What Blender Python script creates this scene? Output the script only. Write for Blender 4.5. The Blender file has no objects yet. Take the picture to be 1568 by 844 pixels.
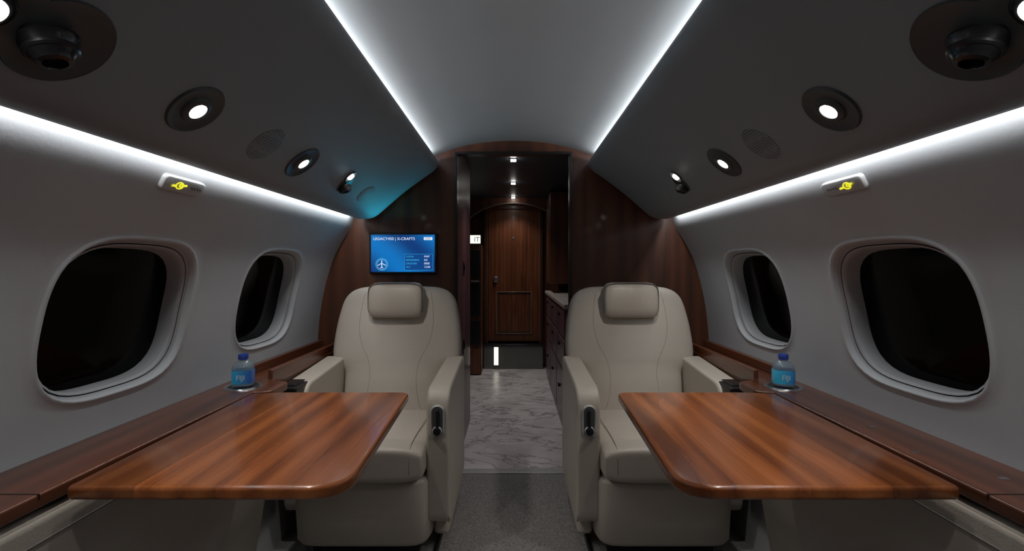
import bpy, bmesh, math
from mathutils import Vector, Matrix
E=1.13   # seated eye height
Y0,Y1=-0.9,2.66
try: bpy.context.scene.view_settings.view_transform='Standard'
except Exception: pass

# ---------------------------------------------------------------- materials
def nt(name):
    m=bpy.data.materials.new(name); m.use_nodes=True
    return m,m.node_tree.nodes,m.node_tree.links,m.node_tree.nodes['Principled BSDF']
def plain(name,col,rough=.5,metal=0,coat=0,bump=0,bscale=300,emit=None,es=0,var=.06,spec=.5):
    m,N,L,b=nt(name)
    b.inputs['Roughness'].default_value=rough; b.inputs['Metallic'].default_value=metal
    b.inputs['Coat Weight'].default_value=coat; b.inputs['Specular IOR Level'].default_value=spec
    tc=N.new('ShaderNodeTexCoord'); n=N.new('ShaderNodeTexNoise'); n.inputs['Scale'].default_value=6; n.inputs['Detail'].default_value=4
    L.new(tc.outputs['Object'],n.inputs['Vector'])
    r=N.new('ShaderNodeValToRGB'); r.color_ramp.elements[0].position=.3; r.color_ramp.elements[1].position=.7
    r.color_ramp.elements[0].color=tuple(c*(1-var) for c in col)+(1,); r.color_ramp.elements[1].color=tuple(min(1,c*(1+var)) for c in col)+(1,)
    L.new(n.outputs['Fac'],r.inputs['Fac']); L.new(r.outputs['Color'],b.inputs['Base Color'])
    if bump:
        n2=N.new('ShaderNodeTexNoise'); n2.inputs['Scale'].default_value=bscale; n2.inputs['Detail'].default_value=3
        L.new(tc.outputs['Object'],n2.inputs['Vector'])
        bp=N.new('ShaderNodeBump'); bp.inputs['Strength'].default_value=bump; bp.inputs['Distance'].default_value=.002
        L.new(n2.outputs['Fac'],bp.inputs['Height']); L.new(bp.outputs['Normal'],b.inputs['Normal'])
    if emit:
        b.inputs['Emission Color'].default_value=emit+(1,); b.inputs['Emission Strength'].default_value=es
    return m
def wood(name,cols,axis='Y',rough=.25,coat=.5,s=1.0,off=0,light_and_seams=None,fine=.14,lo=.30,hi=.62):
    m,N,L,b=nt(name)
    b.inputs['Roughness'].default_value=rough; b.inputs['Coat Weight'].default_value=coat; b.inputs['Coat Roughness'].default_value=.1
    tc=N.new('ShaderNodeTexCoord'); mp=N.new('ShaderNodeMapping')
    sc={'Y':(6*s,.75*s,6*s),'Z':(6*s,6*s,.8*s)}[axis]; mp.inputs['Scale'].default_value=sc; mp.inputs['Location'].default_value=(off,off*.7,off*.3)
    L.new(tc.outputs['Object'],mp.inputs['Vector'])
    n=N.new('ShaderNodeTexNoise'); n.inputs['Scale'].default_value=1.3; n.inputs['Detail'].default_value=5; n.inputs['Roughness'].default_value=.5; n.inputs['Distortion'].default_value=.9
    L.new(mp.outputs[0],n.inputs['Vector'])
    w=N.new('ShaderNodeTexWave'); w.wave_type='BANDS'; w.bands_direction='X'; w.inputs['Scale'].default_value=.8; w.inputs['Distortion'].default_value=6; w.inputs['Detail'].default_value=2; w.inputs['Detail Scale'].default_value=.8
    L.new(mp.outputs[0],w.inputs['Vector'])
    mp2=N.new('ShaderNodeMapping'); mp2.inputs['Scale'].default_value={'Y':(80,2.2,80),'Z':(70,70,2.2)}[axis]
    L.new(tc.outputs['Object'],mp2.inputs['Vector'])
    n2=N.new('ShaderNodeTexNoise'); n2.inputs['Scale'].default_value=1.5; n2.inputs['Detail'].default_value=3
    L.new(mp2.outputs[0],n2.inputs['Vector'])
    a=N.new('ShaderNodeMath'); a.operation='MULTIPLY'; a.inputs[1].default_value=.62; L.new(n.outputs['Fac'],a.inputs[0])
    c=N.new('ShaderNodeMath'); c.operation='MULTIPLY_ADD'; c.inputs[1].default_value=.12; L.new(w.outputs['Fac'],c.inputs[0]); L.new(a.outputs[0],c.inputs[2])
    d=N.new('ShaderNodeMath'); d.operation='MULTIPLY_ADD'; d.inputs[1].default_value=fine; L.new(n2.outputs['Fac'],d.inputs[0]); L.new(c.outputs[0],d.inputs[2])
    r=N.new('ShaderNodeValToRGB'); e=r.color_ramp.elements
    e[0].position=lo; e[0].color=cols[0]+(1,); e[1].position=hi; e[1].color=cols[2]+(1,)
    k=e.new((lo+hi)/2); k.color=cols[1]+(1,)
    L.new(d.outputs[0],r.inputs['Fac']); out=r.outputs['Color']
    if light_and_seams:
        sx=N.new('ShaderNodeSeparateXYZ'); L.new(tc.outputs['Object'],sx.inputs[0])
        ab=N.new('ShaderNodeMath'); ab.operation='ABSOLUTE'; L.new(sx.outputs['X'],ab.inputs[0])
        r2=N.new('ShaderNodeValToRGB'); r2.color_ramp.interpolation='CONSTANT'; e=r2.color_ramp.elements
        e[0].position=0; e[0].color=(light_and_seams[0][1],)*3+(1,)
        e[1].position=light_and_seams[1][0]; e[1].color=(light_and_seams[1][1],)*3+(1,)
        for p,t in light_and_seams[2:]: q=e.new(p); q.color=(t,t,t,1)
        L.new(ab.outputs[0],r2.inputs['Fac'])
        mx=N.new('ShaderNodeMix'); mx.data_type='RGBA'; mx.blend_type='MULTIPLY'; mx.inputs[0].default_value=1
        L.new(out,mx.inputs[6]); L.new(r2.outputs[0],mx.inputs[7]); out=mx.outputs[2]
    L.new(out,b.inputs['Base Color'])
    return m
def emis(name,col,st):
    m,N,L,b=nt(name); b.inputs['Base Color'].default_value=(0,0,0,1)
    b.inputs['Emission Color'].default_value=col+(1,); b.inputs['Emission Strength'].default_value=st
    return m
M_wall=plain('sidewall_liner',(.44,.455,.47),.6,bump=.1,bscale=150,var=.02)
M_ceil=plain('ceiling_liner',(.33,.352,.365),.65,var=.02)
M_bin=plain('overhead_liner',(.235,.260,.280),.6,var=.02)
M_leather=plain('leather',(.485,.437,.380),.42,bump=.25,bscale=220,var=.03)
M_seam=plain('leather_seam',(.28,.25,.215),.6)
M_pipe=plain('leather_piping',(.12,.11,.095),.6)
M_wood=wood('table_wood',[(.135,.036,.010),(.27,.080,.022),(.39,.130,.039)],'Y',.25,.5,light_and_seams=[(0,1.3),(.5793,.5),(.5805,1.0),(.7393,.4),(.7405,.58)],s=.9,fine=.18,lo=.33)  # wide bands darken outboard: lamplight painted into the colour; narrow dark ones are seams
M_wdark=wood('ledge_wood',[(.05,.014,.006),(.10,.03,.012),(.16,.05,.02)],'Y',.3,.4,off=1.7)
M_bulk=wood('bulkhead_wood',[(.045,.013,.005),(.085,.025,.009),(.125,.040,.015)],'Z',.45,.10,s=.8)
M_door=wood('door_wood',[(.085,.024,.009),(.15,.047,.018),(.21,.068,.027)],'Z',.35,.2,s=1.5,off=5)
M_purp=wood('galley_veneer',[(.08,.04,.055),(.125,.065,.085),(.16,.085,.11)],'Z',.4,.2,off=2)
M_black=plain('black_plastic',(.012,.012,.013),.3,spec=.5)
M_blackm=plain('black_metal',(.03,.03,.033),.25,metal=.6)
M_disc=plain('lamp_housing',(.066,.070,.072),.4,spec=.3)
M_metal=plain('brushed_metal',(.55,.55,.56),.28,metal=1)
M_thr=plain('threshold_metal',(.50,.50,.50),.45,metal=.3)
M_mould=plain('moulding',(.18,.15,.12),.4)
M_glass=plain('night_window_glass',(.0015,.0015,.002),.08,spec=.08)
M_gasket=plain('window_gasket',(.05,.05,.052),.5)
M_frame=plain('window_frame',(.32,.33,.34),.5)
M_lens=emis('lamp_lens',(1,.97,.90),28)
M_led=emis('led_strip',(.95,.97,1),6)
M_white=plain('sign_white',(.42,.42,.42),.4)
M_text=plain('label_white',(.7,.72,.75),.4)
M_yel=emis('sign_yellow',(.90,.85,.03),.95)
M_grey=plain('sign_grey',(.10,.10,.10),.5)
M_sign=emis('floor_sign',(1,.97,.8),1.3)
M_step=plain('step_grey',(.17,.17,.16),.5)
M_navy=plain('corridor_ceiling',(.022,.029,.042),.5)
M_counter=plain('counter_stone',(.5,.46,.42),.25)

def carpet(name,a,c):
    m,N,L,b=nt(name); b.inputs['Roughness'].default_value=.95; b.inputs['Specular IOR Level'].default_value=.1
    tc=N.new('ShaderNodeTexCoord'); n=N.new('ShaderNodeTexNoise'); n.inputs['Scale'].default_value=170; n.inputs['Detail'].default_value=3
    L.new(tc.outputs['Object'],n.inputs['Vector'])
    r=N.new('ShaderNodeValToRGB'); r.color_ramp.elements[0].position=.36; r.color_ramp.elements[1].position=.64
    r.color_ramp.elements[0].color=a+(1,); r.color_ramp.elements[1].color=c+(1,)
    L.new(n.outputs['Fac'],r.inputs['Fac']); L.new(r.outputs['Color'],b.inputs['Base Color'])
    bp=N.new('ShaderNodeBump'); bp.inputs['Strength'].default_value=.6; bp.inputs['Distance'].default_value=.004
    L.new(n.outputs['Fac'],bp.inputs['Height']); L.new(bp.outputs['Normal'],b.inputs['Normal'])
    return m
M_carpet=carpet('carpet',(.19,.18,.182),(.36,.347,.347))
M_carpet2=carpet('carpet_side',(.19,.19,.19),(.38,.38,.38))
def marble():
    m,N,L,b=nt('marble'); b.inputs['Roughness'].default_value=.3
    tc=N.new('ShaderNodeTexCoord')
    n=N.new('ShaderNodeTexNoise'); n.inputs['Scale'].default_value=5; n.inputs['Detail'].default_value=8; L.new(tc.outputs['Object'],n.inputs['Vector'])
    mp=N.new('ShaderNodeMapping'); mp.inputs['Rotation'].default_value=(0,0,.7); mp.inputs['Scale'].default_value=(1,2.1,1); L.new(tc.outputs['Object'],mp.inputs['Vector'])
    n2=N.new('ShaderNodeTexNoise'); n2.inputs['Scale'].default_value=1.9; n2.inputs['Detail'].default_value=6; n2.inputs['Distortion'].default_value=.7; n2.inputs['Roughness'].default_value=.6; L.new(mp.outputs[0],n2.inputs['Vector'])
    s=N.new('ShaderNodeMath'); s.operation='SUBTRACT'; s.inputs[1].default_value=.5; L.new(n2.outputs['Fac'],s.inputs[0])
    a=N.new('ShaderNodeMath'); a.operation='ABSOLUTE'; L.new(s.outputs[0],a.inputs[0])
    r=N.new('ShaderNodeValToRGB'); e=r.color_ramp.elements; e[0].position=0; e[0].color=(.38,.36,.365,1); e[1].position=.024; e[1].color=(.82,.79,.79,1)
    L.new(a.outputs[0],r.inputs['Fac'])
    r2=N.new('ShaderNodeValToRGB'); r2.color_ramp.elements[0].color=(.74,.72,.73,1); r2.color_ramp.elements[0].position=.3; r2.color_ramp.elements[1].position=.7
    L.new(n.outputs['Fac'],r2.inputs['Fac'])
    mx=N.new('ShaderNodeMix'); mx.data_type='RGBA'; mx.blend_type='MULTIPLY'; mx.inputs[0].default_value=1
    L.new(r.outputs[0],mx.inputs[6]); L.new(r2.outputs[0],mx.inputs[7]); L.new(mx.outputs[2],b.inputs['Base Color'])
    return m
M_marble=marble()
def grille():
    m,N,L,b=nt('speaker_grille'); b.inputs['Roughness'].default_value=.6
    tc=N.new('ShaderNodeTexCoord'); v=N.new('ShaderNodeTexVoronoi'); v.inputs['Scale'].default_value=190; v.inputs['Randomness'].default_value=.2
    L.new(tc.outputs['Object'],v.inputs['Vector'])
    r=N.new('ShaderNodeValToRGB'); e=r.color_ramp.elements; e[0].position=.30; e[0].color=(.025,.025,.028,1); e[1].position=.42; e[1].color=(.20,.22,.24,1)
    L.new(v.outputs['Distance'],r.inputs['Fac']); L.new(r.outputs[0],b.inputs['Base Color']); return m
M_grille=grille()
def screenmat():
    m,N,L,b=nt('screen_image'); b.inputs['Base Color'].default_value=(0,0,0,1); b.inputs['Roughness'].default_value=.3
    tc=N.new('ShaderNodeTexCoord'); mp=N.new('ShaderNodeMapping'); L.new(tc.outputs['Generated'],mp.inputs['Vector'])
    mp.inputs['Rotation'].default_value=(0,.6,0)
    g=N.new('ShaderNodeTexWave'); g.inputs['Scale'].default_value=.35; g.inputs['Distortion'].default_value=1.5; g.inputs['Detail'].default_value=1
    L.new(mp.outputs[0],g.inputs['Vector'])
    r=N.new('ShaderNodeValToRGB'); e=r.color_ramp.elements; e[0].color=(.002,.05,.24,1); e[1].color=(.005,.21,.66,1)
    L.new(g.outputs['Fac'],r.inputs['Fac']); L.new(r.outputs[0],b.inputs['Emission Color']); b.inputs['Emission Strength'].default_value=.8
    return m
M_screen=screenmat()

# ---------------------------------------------------------------- geometry helpers
def empty(name,loc=(0,0,0)):
    o=bpy.data.objects.new(name,None); o.empty_display_size=.05; o.location=loc; bpy.context.collection.objects.link(o); return o
def obj(name,verts,faces,mat,parent=None,ang=35,mats=None,mi=None,merge=0):
    me=bpy.data.meshes.new(name); me.from_pydata([tuple(v) for v in verts],[],faces)
    for mm in (mats or [mat]): me.materials.append(mm)
    if mi:
        for p,i in zip(me.polygons,mi): p.material_index=i
    bm=bmesh.new(); bm.from_mesh(me)
    if merge: bmesh.ops.remove_doubles(bm,verts=bm.verts,dist=merge)
    bmesh.ops.recalc_face_normals(bm,faces=bm.faces)
    bm.to_mesh(me); bm.free()
    for p in me.polygons: p.use_smooth=True
    me.set_sharp_from_angle(angle=math.radians(ang))
    o=bpy.data.objects.new(name,me); bpy.context.collection.objects.link(o)
    if parent:
        o.parent=parent; o.matrix_parent_inverse=Matrix.Translation(parent.location).inverted()
    return o
def bevel(o,w,seg=3,ang=30):
    m=o.modifiers.new('bevel','BEVEL'); m.width=w; m.segments=seg; m.limit_method='ANGLE'; m.angle_limit=math.radians(ang)
    m.harden_normals=False
    for p in o.data.polygons: p.use_smooth=True
    a=o.data.attributes.get('sharp_edge')
    if a: o.data.attributes.remove(a)
    w2=o.modifiers.new('wn','WEIGHTED_NORMAL'); w2.keep_sharp=False
    return o
def box(name,x0,x1,y0,y1,z0,z1,mat,parent=None,r=0,seg=3):
    v=[(x,y,z) for x in (x0,x1) for y in (y0,y1) for z in (z0,z1)]
    f=[(0,1,3,2),(4,6,7,5),(0,4,5,1),(2,3,7,6),(0,2,6,4),(1,5,7,3)]
    o=obj(name,v,f,mat,parent)
    if r: bevel(o,r,seg)
    return o
def extrude_z(name,poly,z0,z1,mat,parent=None,r=0,seg=3):
    n=len(poly); v=[(p[0],p[1],z0) for p in poly]+[(p[0],p[1],z1) for p in poly]
    f=[tuple(range(n)),tuple(range(n,2*n))]+[(i,(i+1)%n,(i+1)%n+n,i+n) for i in range(n)]
    o=obj(name,v,f,mat,parent)
    if r: bevel(o,r,seg,50)
    return o
def extrude_y(name,poly,y0,y1,mat,parent=None,r=0,seg=3,ang=35):
    n=len(poly); v=[(p[0],y0,p[1]) for p in poly]+[(p[0],y1,p[1]) for p in poly]
    f=[tuple(range(n)),tuple(range(n,2*n))]+[(i,(i+1)%n,(i+1)%n+n,i+n) for i in range(n)]
    o=obj(name,v,f,mat,parent,ang=ang)
    if r: bevel(o,r,seg,50)
    return o
def extrude_x(name,poly,x0,x1,mat,parent=None,r=0,seg=4):
    n=len(poly); v=[(x0,p[0],p[1]) for p in poly]+[(x1,p[0],p[1]) for p in poly]
    f=[tuple(range(n)),tuple(range(n,2*n))]+[(i,(i+1)%n,(i+1)%n+n,i+n) for i in range(n)]
    o=obj(name,v,f,mat,parent)
    if r: bevel(o,r,seg,50)
    return o
def rpoly(pts,rad,seg=6):
    out=[]; n=len(pts)
    for i in range(n):
        r=rad[i] if isinstance(rad,(list,tuple)) else rad
        p=Vector(pts[i]); a=Vector(pts[i-1])-p; b=Vector(pts[(i+1)%n])-p
        if r<=0: out.append(tuple(p)); continue
        a1=a.normalized(); b1=b.normalized(); A=p+a1*r; B=p+b1*r
        for k in range(seg+1):
            t=k/seg; q=A*(1-t)**2+p*2*t*(1-t)+B*t*t; out.append(tuple(q))
    return out
def loft(name,rings,mat,parent=None,ang=40,cap=True):
    n=len(rings[0]); v=[p for r in rings for p in r]; f=[]
    for j in range(len(rings)-1):
        for i in range(n):
            a=j*n+i; b=j*n+(i+1)%n; f.append((a,b,b+n,a+n))
    if cap: f.append(tuple(range(n))); f.append(tuple(range((len(rings)-1)*n,len(rings)*n)))
    return obj(name,v,f,mat,parent,ang=ang)
def sel(n,e):
    out=[]
    for i in range(n):
        t=2*math.pi*i/n; c,s=math.cos(t),math.sin(t)
        out.append((math.copysign(abs(c)**(2/e),c),math.copysign(abs(s)**(2/e),s)))
    return out
def lathe(name,prof,M,mat,parent=None,n=32,ang=35):
    rings=[[M@Vector((r*math.cos(2*math.pi*i/n),r*math.sin(2*math.pi*i/n),h)) for i in range(n)] for r,h in prof]
    return loft(name,rings,mat,parent,ang)
def tube(name,pts,rad,mat,parent=None,cyclic=False):
    c=bpy.data.curves.new(name,'CURVE'); c.dimensions='3D'; c.bevel_depth=rad; c.bevel_resolution=2
    s=c.splines.new('POLY'); s.points.add(len(pts)-1); s.use_cyclic_u=cyclic
    for p,q in zip(s.points,pts): p.co=(q[0],q[1],q[2],1)
    c.materials.append(mat); o=bpy.data.objects.new(name,c); bpy.context.collection.objects.link(o)
    if parent: o.parent=parent; o.matrix_parent_inverse=Matrix.Translation(parent.location).inverted()
    return o
def crom(pts,k=8):
    out=[]; P=[Vector(p) for p in pts]; P=[P[0]*2-P[1]]+P+[P[-1]*2-P[-2]]
    for i in range(1,len(P)-2):
        for j in range(k):
            t=j/k; a,b,c,d=P[i-1:i+3]
            out.append(.5*((2*b)+(c-a)*t+(2*a-5*b+4*c-d)*t*t+(-a+3*b-3*c+d)*t**3))
    out.append(P[-2]); return out
def text(name,body,size,M,mat,parent=None,align='LEFT'):
    c=bpy.data.curves.new(name,'FONT'); c.body=body; c.size=size; c.align_x=align; c.extrude=.0004; c.materials.append(mat)
    o=bpy.data.objects.new(name,c); bpy.context.collection.objects.link(o); 
    if parent: o.parent=parent; o.matrix_parent_inverse=Matrix.Translation(parent.location).inverted()
    o.matrix_basis=M
    return o
def area(name,loc,d,sx,sy,e,col=(1,1,1)):
    l=bpy.data.lights.new(name,'AREA'); l.shape='RECTANGLE'; l.size=sx; l.size_y=sy; l.energy=e; l.color=col
    o=bpy.data.objects.new(name,l); o.location=loc; o.rotation_euler=Vector(d).to_track_quat('-Z','Y').to_euler()
    bpy.context.collection.objects.link(o); return o
def spot(name,loc,tgt,e,ang=70,blend=.8,col=(1,.95,.88),rad=.015):
    l=bpy.data.lights.new(name,'SPOT'); l.energy=e; l.spot_size=math.radians(ang); l.spot_blend=blend; l.color=col; l.shadow_soft_size=rad
    o=bpy.data.objects.new(name,l); o.location=loc; o.rotation_euler=(Vector(tgt)-Vector(loc)).to_track_quat('-Z','Y').to_euler()
    bpy.context.collection.objects.link(o); return o

# ---------------------------------------------------------------- section profiles (X, height above eye)
WK=[(-1.13,.96),(-.8,1.03),(-.45,1.075),(-.30,1.068),(-.17,1.05),(-.05,1.022),(.06,.985),(.15,.937),(.22,.893),(.27,.877),(.33,.876)]
def wallx(z):
    k=WK
    if z<=k[0][0]: return k[0][1]
    if z>=k[-1][0]: return k[-1][1]
    for i in range(len(k)-1):
        if k[i][0]<=z<=k[i+1][0]: break
    def sl(j):
        if j<=0: return (k[1][1]-k[0][1])/(k[1][0]-k[0][0])
        if j>=len(k)-1: return (k[-1][1]-k[-2][1])/(k[-1][0]-k[-2][0])
        return (k[j+1][1]-k[j-1][1])/(k[j+1][0]-k[j-1][0])
    h=k[i+1][0]-k[i][0]; t=(z-k[i][0])/h
    return ((2*t**3-3*t*t+1)*k[i][1]+(t**3-2*t*t+t)*h*sl(i)+(-2*t**3+3*t*t)*k[i+1][1]+(t**3-t*t)*h*sl(i+1))
HX,HZ=.3825,.28; ZC=-.13; WA,WB,WN=.238,.202,3.3
WIN=[-.225,.54,1.305,2.07]
phis=[]
c0=math.atan2(HZ,HX); corners=[-c0,c0,math.pi-c0,math.pi+c0]
for i in range(4):
    a=corners[i]; b=corners[(i+1)%4]+(2*math.pi if i==3 else 0)
    for j in range(16): phis.append(a+(b-a)*j/16)
def rect(p): c,s=math.cos(p),math.sin(p); m=min(HX/max(abs(c),1e-9),HZ/max(abs(s),1e-9)); return c*m,s*m
def sup(p,k): c,s=math.cos(p),math.sin(p); r=(abs(c/WA)**WN+abs(s/WB)**WN)**(-1/WN)*k; return c*r,s*r
side_z=sorted(set(round(ZC+rect(p)[1],6) for p in phis if abs(abs(rect(p)[0])-HX)<1e-6))
top_y=sorted(set(round(rect(p)[0],6) for p in phis if abs(abs(rect(p)[1])-HZ)<1e-6))
ally=[Y0]+[yc+t for yc in WIN for t in top_y]+[Y1]
ally=sorted(set(round(y,5) for y in ally))
RINGS=[(1.065,0),(1.055,-.001),(1.04,-.003),(1.025,-.0045),(1.01,-.0035),(.998,.002),(.99,.013),(.980,.017),(.962,.0185),(.955,.026),(.948,.0185),(.925,.021),(.912,.030),(.90,.070)]
for s,side in ((-1,'left'),(1,'right')):
    V=[];F=[];MI=[]
    def grid(ys,zs):
        b=len(V)
        for z in zs:
            for y in ys: V.append((s*wallx(z),y,E+z))
        n=len(ys)
        for j in range(len(zs)-1):
            for i in range(n-1):
                F.append((b+j*n+i,b+j*n+i+1,b+(j+1)*n+i+1,b+(j+1)*n+i)); MI.append(0)
    grid(ally,[ZC+HZ+(.33-ZC-HZ)*i/12 for i in range(13)])
    grid(ally,[-1.13+(ZC-HZ+1.13)*i/12 for i in range(13)])
    grid([Y0,WIN[0]-HX],side_z); grid([WIN[-1]+HX,Y1],side_z)
    n=len(phis)
    for yc in WIN:
        rr=[]
        for t in (0,.3,.6,.85):
            rr.append([(rect(p)[0]*(1-t)+sup(p,1.065)[0]*t,rect(p)[1]*(1-t)+sup(p,1.065)[1]*t,0) for p in phis])
        for k,d in RINGS[:7]: rr.append([sup(p,k)+(d,) for p in phis])
        b=len(V)
        for r in rr:
            for y,z,d in r: V.append((s*(wallx(ZC+z)+d),yc+y,E+ZC+z))
        for j in range(len(rr)-1):
            for i in range(n):
                F.append((b+j*n+i,b+j*n+(i+1)%n,b+(j+1)*n+(i+1)%n,b+(j+1)*n+i)); MI.append(0)
    obj('wall_'+side,V,F,M_wall,merge=1e-4,ang=60)
    for wi,yc in enumerate(WIN):
        we=empty('window_%d'%(wi+1+(4 if s>0 else 0)),(s*1.1,yc,E+ZC))
        V=[];F=[];MI=[]; rr=RINGS[6:]
        for k,d in rr:
            for p in phis:
                y,z=sup(p,k); V.append((s*(wallx(ZC+z)+d),yc+y,E+ZC+z))
        for j in range(len(rr)-1):
            for i in range(n):
                F.append((j*n+i,j*n+(i+1)%n,(j+1)*n+(i+1)%n,(j+1)*n+i)); MI.append(1 if rr[j][1]==.026 or rr[j+1][1]==.026 else 0)
        obj('frame',V,F,None,we,mats=[M_frame,M_gasket],mi=MI,ang=50)
        V=[];F=[]
        for p in phis:
            y,z=sup(p,.905); V.append((s*(wallx(ZC+z)+.067),yc+y,E+ZC+z))
        V.append((s*(wallx(ZC)+.067),yc,E+ZC))
        F=[(i,(i+1)%n,n) for i in range(n)]
        obj('glass',V,F,M_glass,we)
        box('outer_pane',min(s*1.17,s*1.175),max(s*1.17,s*1.175),yc-.25,yc+.25,E+ZC-.22,E+ZC+.22,M_black,we)

# ceiling
cp=[(-.56,.575),(-.52,.598),(-.44,.617),(-.38,.637),(-.28,.667),(-.15,.690),(0,.698),(.15,.690),(.28,.667),(.38,.637),(.44,.617),(.52,.598),(.56,.575)]
cp=[(v.x,v.y) for v in crom([(a,b,0) for a,b in cp],5)]
V=[];F=[]
for y in (Y0,Y1):
    for a,b in cp: V.append((a,y,E+b))
n=len(cp)
for i in range(n-1): F.append((i,i+1,n+i+1,n+i))
obj('ceiling',V,F,M_ceil,ang=80)
# overhead panels
bp=[(.56,.575),(.50,.572),(.462,.572),(.446,.584),(.435,.589),(.42,.588),(.408,.578),(.403,.560),(.410,.538),(.428,.52),(.46,.498),(.50,.470),(.55,.434),(.60,.395),(.66,.343),(.70,.3083),(.735,.278),(.755,.267),(.78,.261),(.81,.2605),(.83,.262),(.838,.268),(.838,.28),(.828,.30),(.80,.34),(.70,.55)]
for s in (-1,1):
    cx,cz=.66,.46
    rings=[]
    for y,k in ((Y0,1),(2.585,1),(2.600,.992),(2.611,.975),(2.617,.95)):
        rings.append([Vector((s*(cx+(a-cx)*k),y,E+cz+(b-cz)*k)) for a,b in bp])
    loft('ceiling_overhead_panel',rings,M_bin,None,50)
for s in (-1,1):
    L=3.45; yc=.86
    area('ceiling_cove_light',(s*.468,yc,E+.583),(-s*.55,0,.83),L,.012,5.6,(.96,.98,1))
    area('sidewall_cove_light',(s*.852,yc,E+.30),(s*.18,0,-1),L,.012,5.9,(.97,.985,1))
    box('cove_led_strip',min(s*.46,s*.476),max(s*.46,s*.476),Y0+.05,2.58,E+.572,E+.576,M_led)

# row fixtures on overhead panels
def frame_at(s,y,off=.0):
    nrm=Vector((-s*.655,0,-.7555)); loc=Vector((s*.67,y,E+.3343))+nrm*off
    ya=Vector((0,1,0)); xa=ya.cross(nrm)
    R=Matrix((xa,ya,nrm)).transposed().to_4x4(); return Matrix.Translation(loc)@R
for s in (-1,1):
    for y,e in ((1.02,6.8),(1.535,5.2)):
        M=frame_at(s,y); r=empty('reading_light',M.translation)
        lathe('bezel_dish',[(.0,.0012),(.036,.0012),(.052,.002),(.0575,.0045),(.061,.0045),(.0635,.001),(.0635,-.0005)],M,M_disc,r)
        Me=M@Matrix.Translation((0,0,-.002))
        lathe('eyeball',[(.034,.002),(.033,.005),(.029,.0085),(.023,.010),(.0195,.0100),(.0185,.008),(.0,.008)],Me,M_disc,r)
        lathe('lens',[(.0180,.0082),(.016,.0098),(.008,.0108),(0,.011)],Me,M_lens,r,n=24)
        p=M@Vector((0,0,.02)); spot('reading_spot',p,(s*.50,y+.16,.70),e,85)
    M=frame_at(s,1.31); r=empty('speaker',M.translation)
    lathe('grille',[(0,.0014),(.055,.0014),(.0575,.0008),(.058,0)],M,M_grille,r)
    # air vent + lamp cluster by the bulkhead
    M=frame_at(s,1.93); r=empty('air_vent',M.translation)
    lathe('plate',[(0,.002),(.040,.002),(.044,.0005),(.044,-.0005)],M@Matrix.Translation((0,-.002,0)),M_disc,r)
    Mv=M@Matrix.Translation((-s*.012,.004,0))@Matrix.Rotation(math.radians(-s*22),4,'Y')
    lathe('nozzle',[(.027,.002),(.027,.012),(.024,.022),(.019,.026),(.013,.026),(.011,.018),(0,.018)],Mv,M_blackm,r)
    Ml=frame_at(s,1.90)@Matrix.Translation((s*.038,0,0))
    lathe('lamp_bezel',[(0,.0045),(.022,.0045),(.026,.006),(.028,.001),(.028,-.0005)],Ml,M_disc,r)
    lathe('lamp_lens',[(.014,.005),(.013,.008),(.006,.010),(0,.0103)],Ml,M_lens,r,n=20)
    spot('reading_spot',Ml@Vector((0,0,.025)),(s*.52,2.12,.45),5.5,100)
    M=frame_at(s,2.2); r=empty('oxygen_mask_cover',M.translation)
    lathe('cover',[(0,.0035),(.050,.0035),(.056,.002),(.0575,0)],M@Matrix.Diagonal((.85,1.15,1,1)),M_bin,r)
    # big double-lobed vent panel
    M=frame_at(s,.715); r=empty('air_vent',M.translation)
    out=[]
    for i in range(33):
        a=math.radians(-48+i*(276)/32); out.append((.075*math.cos(a),.075*math.sin(a)))
    for i in range(25):
        a=math.radians(150+i*(240)/24); out.append((.058*math.cos(a),-.105+.058*math.sin(a)))
    rings=[]
    for k,h in ((1.0,-.0005),(1.0,.001),(.975,.004),(.94,.0025)):
        rings.append([M@Vector((x*k,y*k-(1-k)*.04,h)) for x,y in out])
    loft('plate',rings,M_disc,r)
    Mv=M@Matrix.Translation((-s*.004,-.018,0))@Matrix.Rotation(math.radians(-s*22),4,'Y')
    lathe('nozzle',[(.038,.002),(.038,.006),(.035,.010),(.031,.020),(.029,.026),(.024,.031),(.021,.038),(.015,.040),(.012,.030),(0,.028)],Mv,M_blackm,r)
    lathe('nozzle_ring',[(.0305,.016),(.033,.019),(.033,.023),(.0300,.026)],Mv,M_black,r)
    Ml=frame_at(s,.61)
    lathe('lamp_eyeball',[(.034,.002),(.033,.006),(.029,.010),(.022,.012),(.0,.012)],Ml,M_blackm,r)
    lathe('lamp_lens',[(.02,.0125),(.018,.014),(.008,.0155),(0,.0158)],Ml,M_lens,r,n=24)
    spot('reading_spot',Ml@Vector((0,0,.03)),(s*.55,.80,.70),4,90)

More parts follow.
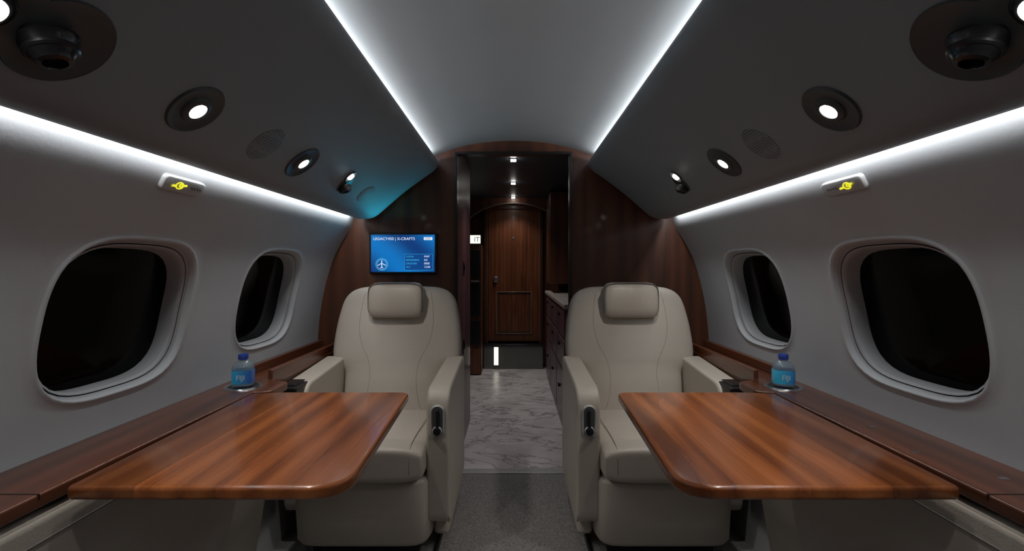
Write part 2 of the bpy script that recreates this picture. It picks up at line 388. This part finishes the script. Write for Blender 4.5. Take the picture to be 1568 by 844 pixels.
# ---------------------------------------------------------------- fasten-belt signs on sidewalls
for s in (-1,1):
    y0=1.30; zc=.222
    p=Vector((s*wallx(zc),y0,E+zc)); q=Vector((s*wallx(zc-.02),y0,E+zc-.02)); down=(q-p).normalized()
    nrm=Vector((0,1,0)).cross(down)
    if nrm.x*s>0: nrm=-nrm
    xa=Vector((0,1,0)) if s<0 else Vector((0,-1,0))
    up=-down
    R=Matrix((xa,up,nrm)).transposed().to_4x4(); M=Matrix.Translation(p)@R
    r=empty('seatbelt_sign',p)
    pl=rpoly([(-.080,-.021),(.080,-.021),(.080,.021),(-.080,.021)],.015,5)
    loft('plate',[[M@Vector((a*k,b*k2,h)) for a,b in pl] for k,k2,h in ((1,1,-.008),(1,1,.005),(.98,.93,.009),(.95,.82,.0105))],M_white,r)
    def ring(cx,cy,rx,ry): return [M@Vector((cx+rx*math.cos(t*math.pi/8),cy+ry*math.sin(t*math.pi/8),.0115)) for t in range(16)]
    o=-.022*(1 if s<0 else -1)
    tube('belt_icon',ring(o,0,.013,.009),.0018,M_yel,r,True)
    tube('belt_icon_2',ring(o+.004,.001,.005,.004),.002,M_yel,r,True)
    tube('belt_strap',[M@Vector((o-.028,-.004,.0115)),M@Vector((o-.012,-.002,.0115))],.003,M_yel,r)
    tube('belt_strap_2',[M@Vector((o+.012,.002,.0115)),M@Vector((o+.024,.004,.0115))],.003,M_yel,r)
    for k in range(4):
        c=(.025+.011*k)*(1 if s<0 else -1)
        tube('symbol',[M@Vector((c,.003,.011)),M@Vector((c+.006,-.003,.011))],.0012,M_grey,r)

# ---------------------------------------------------------------- bulkhead with doorway
def outline():
    zs=[-1.13+i*(1.13+.30)/28 for i in range(29)]
    L_=[(-(wallx(z)+.012),E+z) for z in zs]
    top=[(-.80,E+.42),(-.66,E+.55),(-.52,E+.62),(-.40,E+.665),(-.2,E+.705),(0,E+.715)]
    left=L_+top; right=[(-a,b) for a,b in reversed(left[:-1])]
    return left+right
DX,DZ=.315,E+.628
ol=outline()
poly=[(-DX,0)]+[ol[0]]+ol[1:-1]+[ol[-1]]+[(DX,0),(DX,DZ),(-DX,DZ)]
extrude_y('wall_front',poly,Y1,Y1+.05,M_bulk)
extrude_y('wall_back',ol,Y0-.05,Y0,M_bulk)
t=empty('trim_1',(0,Y1,0))
for a,b,c,d in ((-DX-.006,-DX+.007,0,DZ),(DX-.007,DX+.006,0,DZ),(-DX-.006,DX+.006,DZ-.005,DZ+.008)):
    box('door_casing',a,b,Y1-.012,Y1+.052,c,d,M_black,t,.002,2)
box('trim_2',-.315,.315,Y1-.028,Y1+.03,0,.013,M_thr,None,.004,2)
# ---------------------------------------------------------------- floors
box('floor',-1.0,1.0,Y0,Y1+.02,-.05,0,M_carpet2)
box('floor_aisle_carpet',-.298,.298,Y0,Y1-.03,0,.008,M_carpet,None,.003,2)
for s in (-1,1):
    box('trim_3' if s<0 else 'trim_4',min(s*.302,s*.314),max(s*.302,s*.314),Y0,Y1-.03,0,.016,M_blackm,None,.004,2)
box('floor_marble',-.62,.62,Y1+.02,5.52,-.05,.006,M_marble)

# ---------------------------------------------------------------- corridor
box('wall_corridor_left',-.40,-.318,Y1+.05,3.56,0,E+.72,M_purp)
box('wall_corridor_outer_left',-.64,-.60,3.0,5.5,0,E+.75,M_bulk)
box('wall_corridor_outer_right',.60,.64,Y1+.05,5.5,0,E+.75,M_bulk)
box('wall_corridor_closet_end',-.60,-.40,3.5,3.56,0,E+.72,M_bulk)
box('ceiling_corridor',-.64,.64,Y1+.05,5.52,E+.72,E+.76,M_navy)
for z in (1.13,.63):
    h=empty('cabinet_latch',(-.317,3.1,z)); box('plate',-.320,-.3135,3.06,3.12,z-.05,z+.04,M_black,h,.002,2)
    box('pull',-.3145,-.309,3.08,3.10,z-.02,z+.02,M_blackm,h,.002,2)
for y in (3.20,4.08,4.9):
    r=empty('ceiling_downlight',(0,y,E+.72)); box('bezel',-.024,.024,y-.024,y+.024,E+.714,E+.722,M_blackm,r,.002,2)
    box('lens',-.018,.018,y-.018,y+.018,E+.704,E+.715,M_lens,r,.002,2)
    spot('corridor_spot',(0,y,E+.70),(0,y+.05,0),11,105,.9,(1,.95,.93),.02)
r=empty('ceiling_downlight',(0,5.24,E+.72)); box('bezel',-.024,.024,5.216,5.264,E+.714,E+.722,M_blackm,r,.002,2); box('lens',-.018,.018,5.222,5.258,E+.708,E+.715,M_lens,r,.002,2)
spot('corridor_spot',(0,5.2,E+.70),(0,5.42,.6),5,110,.9,(1,.92,.82),.02)
# second archway
arc=[(-.60,0),(-.60,E+.72),(.60,E+.72),(.60,0),(.46,0),(.46,E+.50)]
for i in range(13):
    a=math.radians(35+i*110/12); 
    arc.append((.46*math.cos(a)/math.cos(math.radians(35)),E+.50+.165*(math.sin(a)-math.sin(math.radians(35)))/(1-math.sin(math.radians(35)))))
arc+= [(-.46,E+.50),(-.46,0)]
extrude_y('wall_galley_arch',arc,4.98,5.03,M_bulk)
tube('trim_5',[(a,4.975,b) for a,b in arc[5:-1]],.006,M_mould)
wf=box('wall_galley_end',-.60,.60,5.50,5.55,0,E+.75,M_bulk)
d=empty('door_1',(0,5.48,.3))
box('leaf',-.285,.30,5.465,5.50,.30,E+.66,M_door,d,.004,2)
for x in (-.315,.31):
    box('jamb',x-.015,x+.02,5.44,5.505,.28,E+.70,M_bulk,d,.004,2)
    box('jamb_edge',x-.003+(.022 if x<0 else -.014),x+.003+(.022 if x<0 else -.014),5.436,5.45,.28,E+.67,M_mould,d,.001,1)
box('head',-.33,.33,5.44,5.505,E+.66,E+.70,M_bulk,d,.004,2)
fr=[(-.19,-.275),(.205,-.275),(.205,-.745),(-.19,-.745)]
tube('panel_moulding',[(a,5.463,E+b) for a,b in fr],.008,M_mould,d,True)
tube('panel_moulding_inner',[(a*.90,5.463,E+(b+.51)*.92-.51) for a,b in fr],.003,M_black,d,True)
Mk=Matrix.Translation((-.20,5.466,E-.13))@Matrix.Rotation(math.radians(90),4,'X')
lathe('door_knob',[(.034,0),(.034,.008),(.026,.010),(.018,.02),(.024,.032),(.022,.042),(0,.044)],Mk,M_metal,d,n=20)
Mk=Matrix.Translation((0,5.466,E+.33))@Matrix.Rotation(math.radians(90),4,'X')
lathe('peephole',[(.014,0),(.014,.006),(.008,.008),(0,.006)],Mk,M_metal,d,n=16)
st=empty('entry_step',(0,5.4,0)); box('riser',-.33,.33,5.36,5.50,.006,.265,M_step,st,.008); box('tread',-.335,.335,5.35,5.50,.262,.28,M_blackm,st,.004,2)
fs=empty('floor_exit_sign',(-.19,5.36,.15)); box('sign_face',-.215,-.165,5.348,5.362,.05,.25,M_sign,fs,.003,2); box('sign_back',-.222,-.158,5.354,5.364,.043,.257,M_black,fs,.003,2)
ex=empty('exit_sign',(-.41,5.2,1.43)); box('housing',-.46,-.335,5.04,5.06,1.375,1.475,M_black,ex,.004,2); box('face',-.452,-.343,5.032,5.042,1.382,1.468,M_sign,ex,.003,2)
text('exit_text','IT',.07,Matrix.Translation((-.41,5.03,1.40))@Matrix.Rotation(math.radians(90),4,'X'),plain('sign_red',(.4,.12,.05),.5),ex)
g=empty('galley_appliance_cabinet',(-.45,5.2,0))
box('carcass',-.595,-.335,5.06,5.44,.006,1.37,M_bulk,g,.006,2)
box('oven_glass',-.455,-.345,5.045,5.062,.62,.98,M_black,g,.006,2)
box('coffee_maker_bay',-.455,-.345,5.045,5.062,1.02,1.32,M_black,g,.006,2)
tube('bay_handle',[(-.44,5.035,.99),(-.36,5.035,.99)],.006,M_metal,g)
box('lower_drawer',-.455,-.345,5.045,5.062,.32,.58,M_black,g,.006,2)
box('drawer_front',-.455,-.345,5.045,5.062,.02,.28,M_door,g,.006,2)
g=empty('galley_counter',(.45,3.9,0))
box('cabinet',.345,.595,3.15,4.95,.006,.86,M_purp,g,.006,2)
box('worktop',.325,.595,3.13,4.97,.86,.895,M_counter,g,.008,3)
for i in range(3):
    y0=3.2+i*.58
    for z0,z1 in ((.06,.42),(.44,.64),(.66,.84)):
        box('drawer',.335,.347,y0,y0+.54,z0,z1,M_purp,g,.004,2)
        lathe('pull_knob',[(.012,0),(.012,.006),(.016,.012),(.012,.016),(0,.017)],Matrix.Translation((.335,y0+.27,(z0+z1)/2+.05))@Matrix.Rotation(math.radians(-90),4,'Y'),M_blackm,g,n=14)
box('upper_cabinet',.34,.595,4.45,4.97,.98,E+.70,M_bulk,g,.006,2)
box('splashback',.58,.595,3.15,4.45,.895,1.75,M_bulk,g)

# ---------------------------------------------------------------- sidewall dado, ledge, tables
for s,side in ((-1,'left'),(1,'right')):
    g=empty('side_console',(s*.95,.9,0))
    pr=rpoly([(s*.898,.66),(s*.905,.30),(s*.955,.0),(s*.965,0),(s*1.06,.30),(s*1.06,.66)],[.02,.03,0,0,0,0],4)
    extrude_y('leather_panel',pr,Y0,1.77,M_leather,g,.02,4)
    tube('panel_seam',[Vector((s*.8988,y,.608)) for y in (Y0+.02,0,1,1.74)],.0025,M_pipe,g)
    pl=[(1.08,Y0),(.90,Y0),(.90,1.675),(.845,1.69),(.845,1.83),(.93,1.86),(.93,2.645),(1.08,2.645)]
    pl=rpoly([(s*a,b) for a,b in pl],[0,0,.01,.015,.035,.02,0,0],5)
    extrude_z('ledge_top',pl,.672,.700,M_wdark,g,.005,3)
    box('ledge_raised_rail',min(s*.932,s*.95),max(s*.932,s*.95),1.87,2.645,.45,.735,M_wdark,g,.005,3)
    box('ledge_back_rail',min(s*1.045,s*1.072),max(s*1.045,s*1.072),1.87,2.645,.70,.735,M_wdark,g,.004,3)
    box('storage_tray',min(s*.84,s*.932),max(s*.84,s*.932),1.87,2.20,.63,.664,M_black,g,.006,3)
    for yy in (1.90,2.05):
        box('tray_latch',min(s*.86,s*.915),max(s*.86,s*.915),yy,yy+.10,.662,.669,M_blackm,g,.003,2)
    for yy in (.915,.30):
        box('ledge_joint',min(s*.899,s*1.05),max(s*.899,s*1.05),yy,yy+.003,.690,.7008,M_black,g)
    if s>0:
        for xx,yy in ((.93,1.12),(.96,1.30),(.99,.98)):
            box('ledge_inlay',xx,xx+.02,yy,yy+.012,.6995,.7006,M_metal,g)
    cx,cy=s*.975,1.745
    Mc=Matrix.Translation((cx,cy,.700))
    lathe('cup_holder_ring',[(.050,-.0),(.050,.003),(.056,.005),(.061,.004),(.063,0)],Mc,M_metal,g,n=40)
    lathe('cup_holder_well',[(.0,.0015),(.050,.0015),(.0505,.001),(.0505,0)],Mc,M_black,g,n=40)
    b=empty('water_bottle',(cx,cy,.7055))
    Mb=Matrix.Translation((cx,cy,.7055))@Matrix.Rotation(math.radians(s*-14),4,'Z')@Matrix.Diagonal((.86,.86,.86,1))
    M_bt=bpy.data.materials.get('bottle_plastic')
    if not M_bt:
        M_bt=plain('bottle_plastic',(.22,.30,.36),.12,spec=.6); p=M_bt.node_tree.nodes['Principled BSDF']; p.inputs['Alpha'].default_value=.5
        M_lab,N,L,pb=nt('bottle_label'); pb.inputs['Roughness'].default_value=.3
        tc=N.new('ShaderNodeTexCoord'); sx=N.new('ShaderNodeSeparateXYZ'); L.new(tc.outputs['Generated'],sx.inputs[0]); rr=N.new('ShaderNodeValToRGB')
        rr.color_ramp.elements[0].color=(.03,.33,.52,1); rr.color_ramp.elements[1].color=(.02,.08,.30,1); rr.color_ramp.elements[0].position=.1
        L.new(sx.outputs[0],rr.inputs['Fac']); L.new(rr.outputs[0],pb.inputs['Base Color'])
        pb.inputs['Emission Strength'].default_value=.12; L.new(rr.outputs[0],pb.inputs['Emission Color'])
        M_cap=plain('bottle_cap',(.02,.055,.32),.35)
    def sq(r,h,e): return [Mb@Vector((a*r,bb*r,h)) for a,bb in sel(40,e)]
    loft('body',[sq(.030,0,3.5),sq(.0385,.003,3.5),sq(.0395,.01,4),sq(.0395,.075,4),sq(.0385,.084,3.4),sq(.031,.096,2.6),sq(.018,.104,2.1),sq(.0135,.108,2),sq(.0135,.118,2)],M_bt,b,ang=50)
    loft('label',[sq(.0400,.012,4),sq(.0403,.013,4),sq(.0403,.066,4),sq(.0400,.067,4)],M_lab,b,cap=False,ang=60)
    lathe('cap',[(.0,.110),(.019,.110),(.0195,.112),(.0195,.128),(.018,.131),(0,.1315)],Mb,M_cap,b,n=24)
    text('label_text','FIJI',.028,Mb@Matrix.Translation((0,-.0412,.030))@Matrix.Rotation(math.radians(90),4,'X'),M_text,b,'CENTER')
    t=empty('folding_table',(s*.62,1.3,.69))
    near,far=.945,1.668
    p1=rpoly([(s*.878,near),(s*.325,near),(s*.357,far),(s*.80,far),(s*.893,far-.02)],[.012,.085,.035,.01,.01],12)
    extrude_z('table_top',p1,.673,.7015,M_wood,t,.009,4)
    box('table_rail',min(s*.70,s*.895),max(s*.70,s*.895),1.1,1.5,.64,.674,M_blackm,t,.006,2)
    for yy in (1.05,1.5):
        box('hinge',min(s*.572,s*.590),max(s*.572,s*.590),yy,yy+.05,.668,.675,M_metal,t,.001,1)

# ---------------------------------------------------------------- seats
def seat(s):
    g=empty('cabin_armchair',(s*.58,2.1,0))
    X=lambda lx:s*(.58+lx)
    def bx(n,a,b,y0,y1,z0,z1,m,r,seg=4):
        x0,x1=sorted((X(a),X(b))); return box(n,x0,x1,y0,y1,z0,z1,m,g,r,seg)
    bx('plinth',-.21,.21,1.90,2.36,0,.085,M_blackm,.01)
    N=64; rings=[]
    for z,hx,yf in ((.065,.235,1.85),(.072,.252,1.835),(.09,.262,1.825),(.20,.264,1.815),(.312,.264,1.81),(.325,.258,1.815),(.330,.24,1.83)):
        yb=2.42; yc=(yf+yb)/2; hy=(yb-yf)/2
        rings.append([Vector((X(a*hx),yc+b*hy,z)) for a,b in sel(N,9)])
    loft('seat_skirt',rings,M_leather,g,60)
    rings=[]
    for y,k,dz in ((1.778,.55,0),(1.7785,.74,0),(1.782,.87,.0),(1.790,.955,0),(1.804,1.0,.001),(1.83,1.03,.003),(1.88,1.045,.004),(1.95,1.04,.004),(2.1,1.0,-.002),(2.33,1.0,-.01)):
        zc=.396+dz; hz=.064*k
        rings.append([Vector((X(a*.247*(.87+.13*k)),y,zc+b*hz*(1+.06*(1-a*a)))) for a,b in sel(N,5.5)])
    loft('seat_cushion',rings,M_leather,g,60)
    for sg in (-1,1):
        tube('cushion_side_seam',[Vector((X(sg*.195),y,z)) for y,z in ((1.783,.345),(1.778,.37),(1.778,.42),(1.784,.447),(1.797,.457),(1.83,.4650),(1.90,.4675),(1.97,.4665),(2.2,.460))],.0014,M_seam,g)
    BK=[(.33,.22,2.285,.12),(.36,.238,2.28,.13),(.55,.243,2.315,.14),(.625,.250,2.335,.145),(.66,.285,2.345,.145),(.69,.312,2.352,.145),(.75,.316,2.368,.145),(.84,.308,2.392,.14),(.91,.296,2.412,.135),(.955,.284,2.425,.128),(.985,.268,2.433,.12),(1.008,.244,2.442,.105),(1.022,.215,2.452,.085),(1.030,.18,2.462,.062),(1.033,.13,2.475,.035)]
    D=crom([(a,b,c) for a,b,c,d in BK],4); D2=crom([(a,d,0) for a,b,c,d in BK],4)
    rings=[]; EX=4.2
    prof=[]
    for p,q in zip(D,D2):
        z,hw,yf=p; dp=q.y; prof.append((z,hw,yf,dp))
        rings.append([Vector((X(a*hw),yf+dp/2+b*dp/2,z)) for a,b in sel(N,EX)])
    loft('backrest',rings,M_leather,g,60)
    def fy(lx,z):
        for i in range(len(prof)-1):
            if prof[i][0]<=z<=prof[i+1][0]: break
        t=(z-prof[i][0])/max(1e-6,prof[i+1][0]-prof[i][0]); hw,yf,dp=[prof[i][k]*(1-t)+prof[i+1][k]*t for k in (1,2,3)]
        u=min(.999,abs(lx/hw)); return yf+dp/2-dp/2*(1-u**EX)**(1/EX)
    for sg in (-1,1):
        pts=crom([(sg*a,z,0) for a,z in ((.165,1.005),(.178,.93),(.182,.84),(.165,.76),(.125,.68),(.112,.60),(.125,.50),(.145,.45))],6)
        tube('back_seam',[Vector((X(p.x),fy(p.x,p.y)+.0005,p.y)) for p in pts],.0012,M_seam,g)
    rings=[]
    for z,hw,yf,dp in ((.884,.100,2.375,.03),(.888,.118,2.362,.055),(.900,.128,2.352,.075),(.93,.132,2.346,.088),(.98,.133,2.35,.092),(1.02,.131,2.358,.088),(1.042,.124,2.368,.078),(1.052,.110,2.38,.062),(1.056,.09,2.39,.045)):
        rings.append([Vector((X(a*hw),yf+dp/2+b*dp/2,z)) for a,b in sel(N,4.5)])
    loft('headrest',rings,M_leather,g,70)
    tube('headrest_piping',[Vector((X(a*.1335),2.375+.0*b,.970+b*.083)) for a,b in sel(48,5)],.003,M_pipe,g,True)
    for lx in (-.07,.07): bx('headrest_strap',lx-.012,lx+.012,2.40,2.47,1.0,1.045,M_leather,.005)
    def arm(lx0,lx1,yf,bot):
        prof_=rpoly([(2.40,bot),(yf+.01,bot),(yf-.005,.45),(yf+.0,.662),(2.40,.695)],[0,.05,.05,.075,.02],8)
        x0,x1=sorted((X(lx0),X(lx1)))
        return extrude_x('armrest',prof_,x0,x1,M_leather,g,.024,6)
    arm(-.338,-.247,1.845,.14)
    arm(.247,.345,1.93,.14)
    for lx in (-.331,-.254):
        pr=rpoly([(2.38,.14),(1.855,.14),(1.84,.45),(1.845,.662),(2.38,.695)],[0,.05,.05,.075,0],8)
        tube('arm_piping',[Vector((X(lx),y+.005,z-.004)) for y,z in pr[2:]],.0022,M_seam,g)
    bx('side_shroud',-.325,-.262,1.93,2.42,.06,.30,M_leather,.02)
    xm=X(-.292); zc=.545
    def cap_(w,h,y): 
        pts=[]
        for i in range(32):
            t=2*math.pi*i/32; pts.append(Vector((xm+w*math.cos(t),y,zc+(h-w)*(1 if math.sin(t)>=0 else -1)+w*math.sin(t))))
        return pts
    loft('control_bezel',[cap_(.027,.062,1.85),cap_(.027,.062,1.833),cap_(.0245,.0595,1.829),cap_(.021,.056,1.832)],M_thr,g)
    loft('control_recess',[cap_(.0205,.0555,1.85),cap_(.0205,.0555,1.8315),cap_(.018,.053,1.8310)],M_disc,g)
    loft('control_lever',[cap_(.006,.046,1.832),cap_(.006,.046,1.822),cap_(.004,.043,1.820)],M_black,g)
    lathe('control_button_ring',[(.019,0),(.019,.006),(.016,.009),(.0,.009)],Matrix.Translation((xm,1.832,zc-.034))@Matrix.Rotation(math.radians(90),4,'X'),M_thr,g,n=24)
    lathe('control_button',[(.015,0),(.015,.011),(.012,.013),(0,.0135)],Matrix.Translation((xm,1.832,zc-.034))@Matrix.Rotation(math.radians(90),4,'X'),M_blackm,g,n=24)
seat(-1); seat(1)

# ---------------------------------------------------------------- wall screen
tv=empty('wall_screen',(-.60,2.64,E+.078))
box('bezel',-.785,-.417,2.632,2.659,E-.034,E+.190,M_black,tv,.006,3)
box('display',-.774,-.428,2.629,2.633,E-.023,E+.179,M_screen,tv)
M_txt=emis('screen_text',(.80,.88,1),.95); M_cy=emis('screen_cyan',(.05,.50,.85),.9); M_dk=emis('screen_panel',(.004,.07,.30),.8)
def TM(x,z,y=2.6275): return Matrix.Translation((x,y,E+z))@Matrix.Rotation(math.radians(90),4,'X')
text('title','LEGACY450 | X-CRAFTS',.0215,TM(-.762,.150),M_txt,tv)
box('clock_pill',-.487,-.440,2.627,2.630,E+.150,E+.166,M_txt,tv,.001,1)
text('clock','12:50',.014,TM(-.482,.1535,2.6262),M_dk,tv)
tube('compass_ring',[(-.715+.033*math.cos(i*math.pi/16),2.627,E+.018+.033*math.sin(i*math.pi/16)) for i in range(32)],.0013,M_cy,tv,True)
tube('compass_ring_outer',[(-.715+.027*math.cos(i*math.pi/16),2.627,E+.018+.027*math.sin(i*math.pi/16)) for i in range(32)],.0006,M_txt,tv,True)
tube('plane_body',[(-.715,2.626,E-.002),(-.715,2.626,E+.040)],.0022,M_txt,tv)
tube('plane_wing',[(-.737,2.626,E+.012),(-.715,2.626,E+.024),(-.693,2.626,E+.012)],.0018,M_txt,tv)
tube('plane_tail',[(-.723,2.626,E-.002),(-.715,2.626,E+.003),(-.707,2.626,E-.002)],.0013,M_txt,tv)
box('info_panel',-.590,-.437,2.6275,2.630,E-.014,E+.074,M_dk,tv)
tube('info_border',[(-.590,2.627,E-.014),(-.437,2.627,E-.014),(-.437,2.627,E+.074),(-.590,2.627,E+.074)],.0009,M_cy,tv,True)
for i,(a,b) in enumerate((('LOCAL','MAP'),('REMAINING','0.0'),('GROUND','0000'),('ALT','12.00'))):
    z=.056-.019*i
    text('info_label',a,.0135,TM(-.583,z,2.6265),M_cy,tv); text('info_value',b,.015,TM(-.485,z,2.6265),M_txt,tv)
area('screen_accent_light',(-.62,2.59,E+.205),(.02,-.9,1),.20,.012,.40,(.02,.52,.72))

# ---------------------------------------------------------------- world & camera
w=bpy.data.worlds.new('World'); bpy.context.scene.world=w; w.use_nodes=True
w.node_tree.nodes['Background'].inputs[0].default_value=(.01,.012,.015,1); w.node_tree.nodes['Background'].inputs[1].default_value=.2
cam=bpy.data.cameras.new('Camera'); co=bpy.data.objects.new('Camera',cam); bpy.context.collection.objects.link(co)
co.location=(0,0,E); co.rotation_euler=(math.pi/2,0,0)
cam.sensor_fit='HORIZONTAL'; cam.sensor_width=36; cam.lens=36*740/1568; cam.shift_x=-2/1568; cam.shift_y=-12/1568; cam.clip_start=.02
bpy.context.scene.camera=co
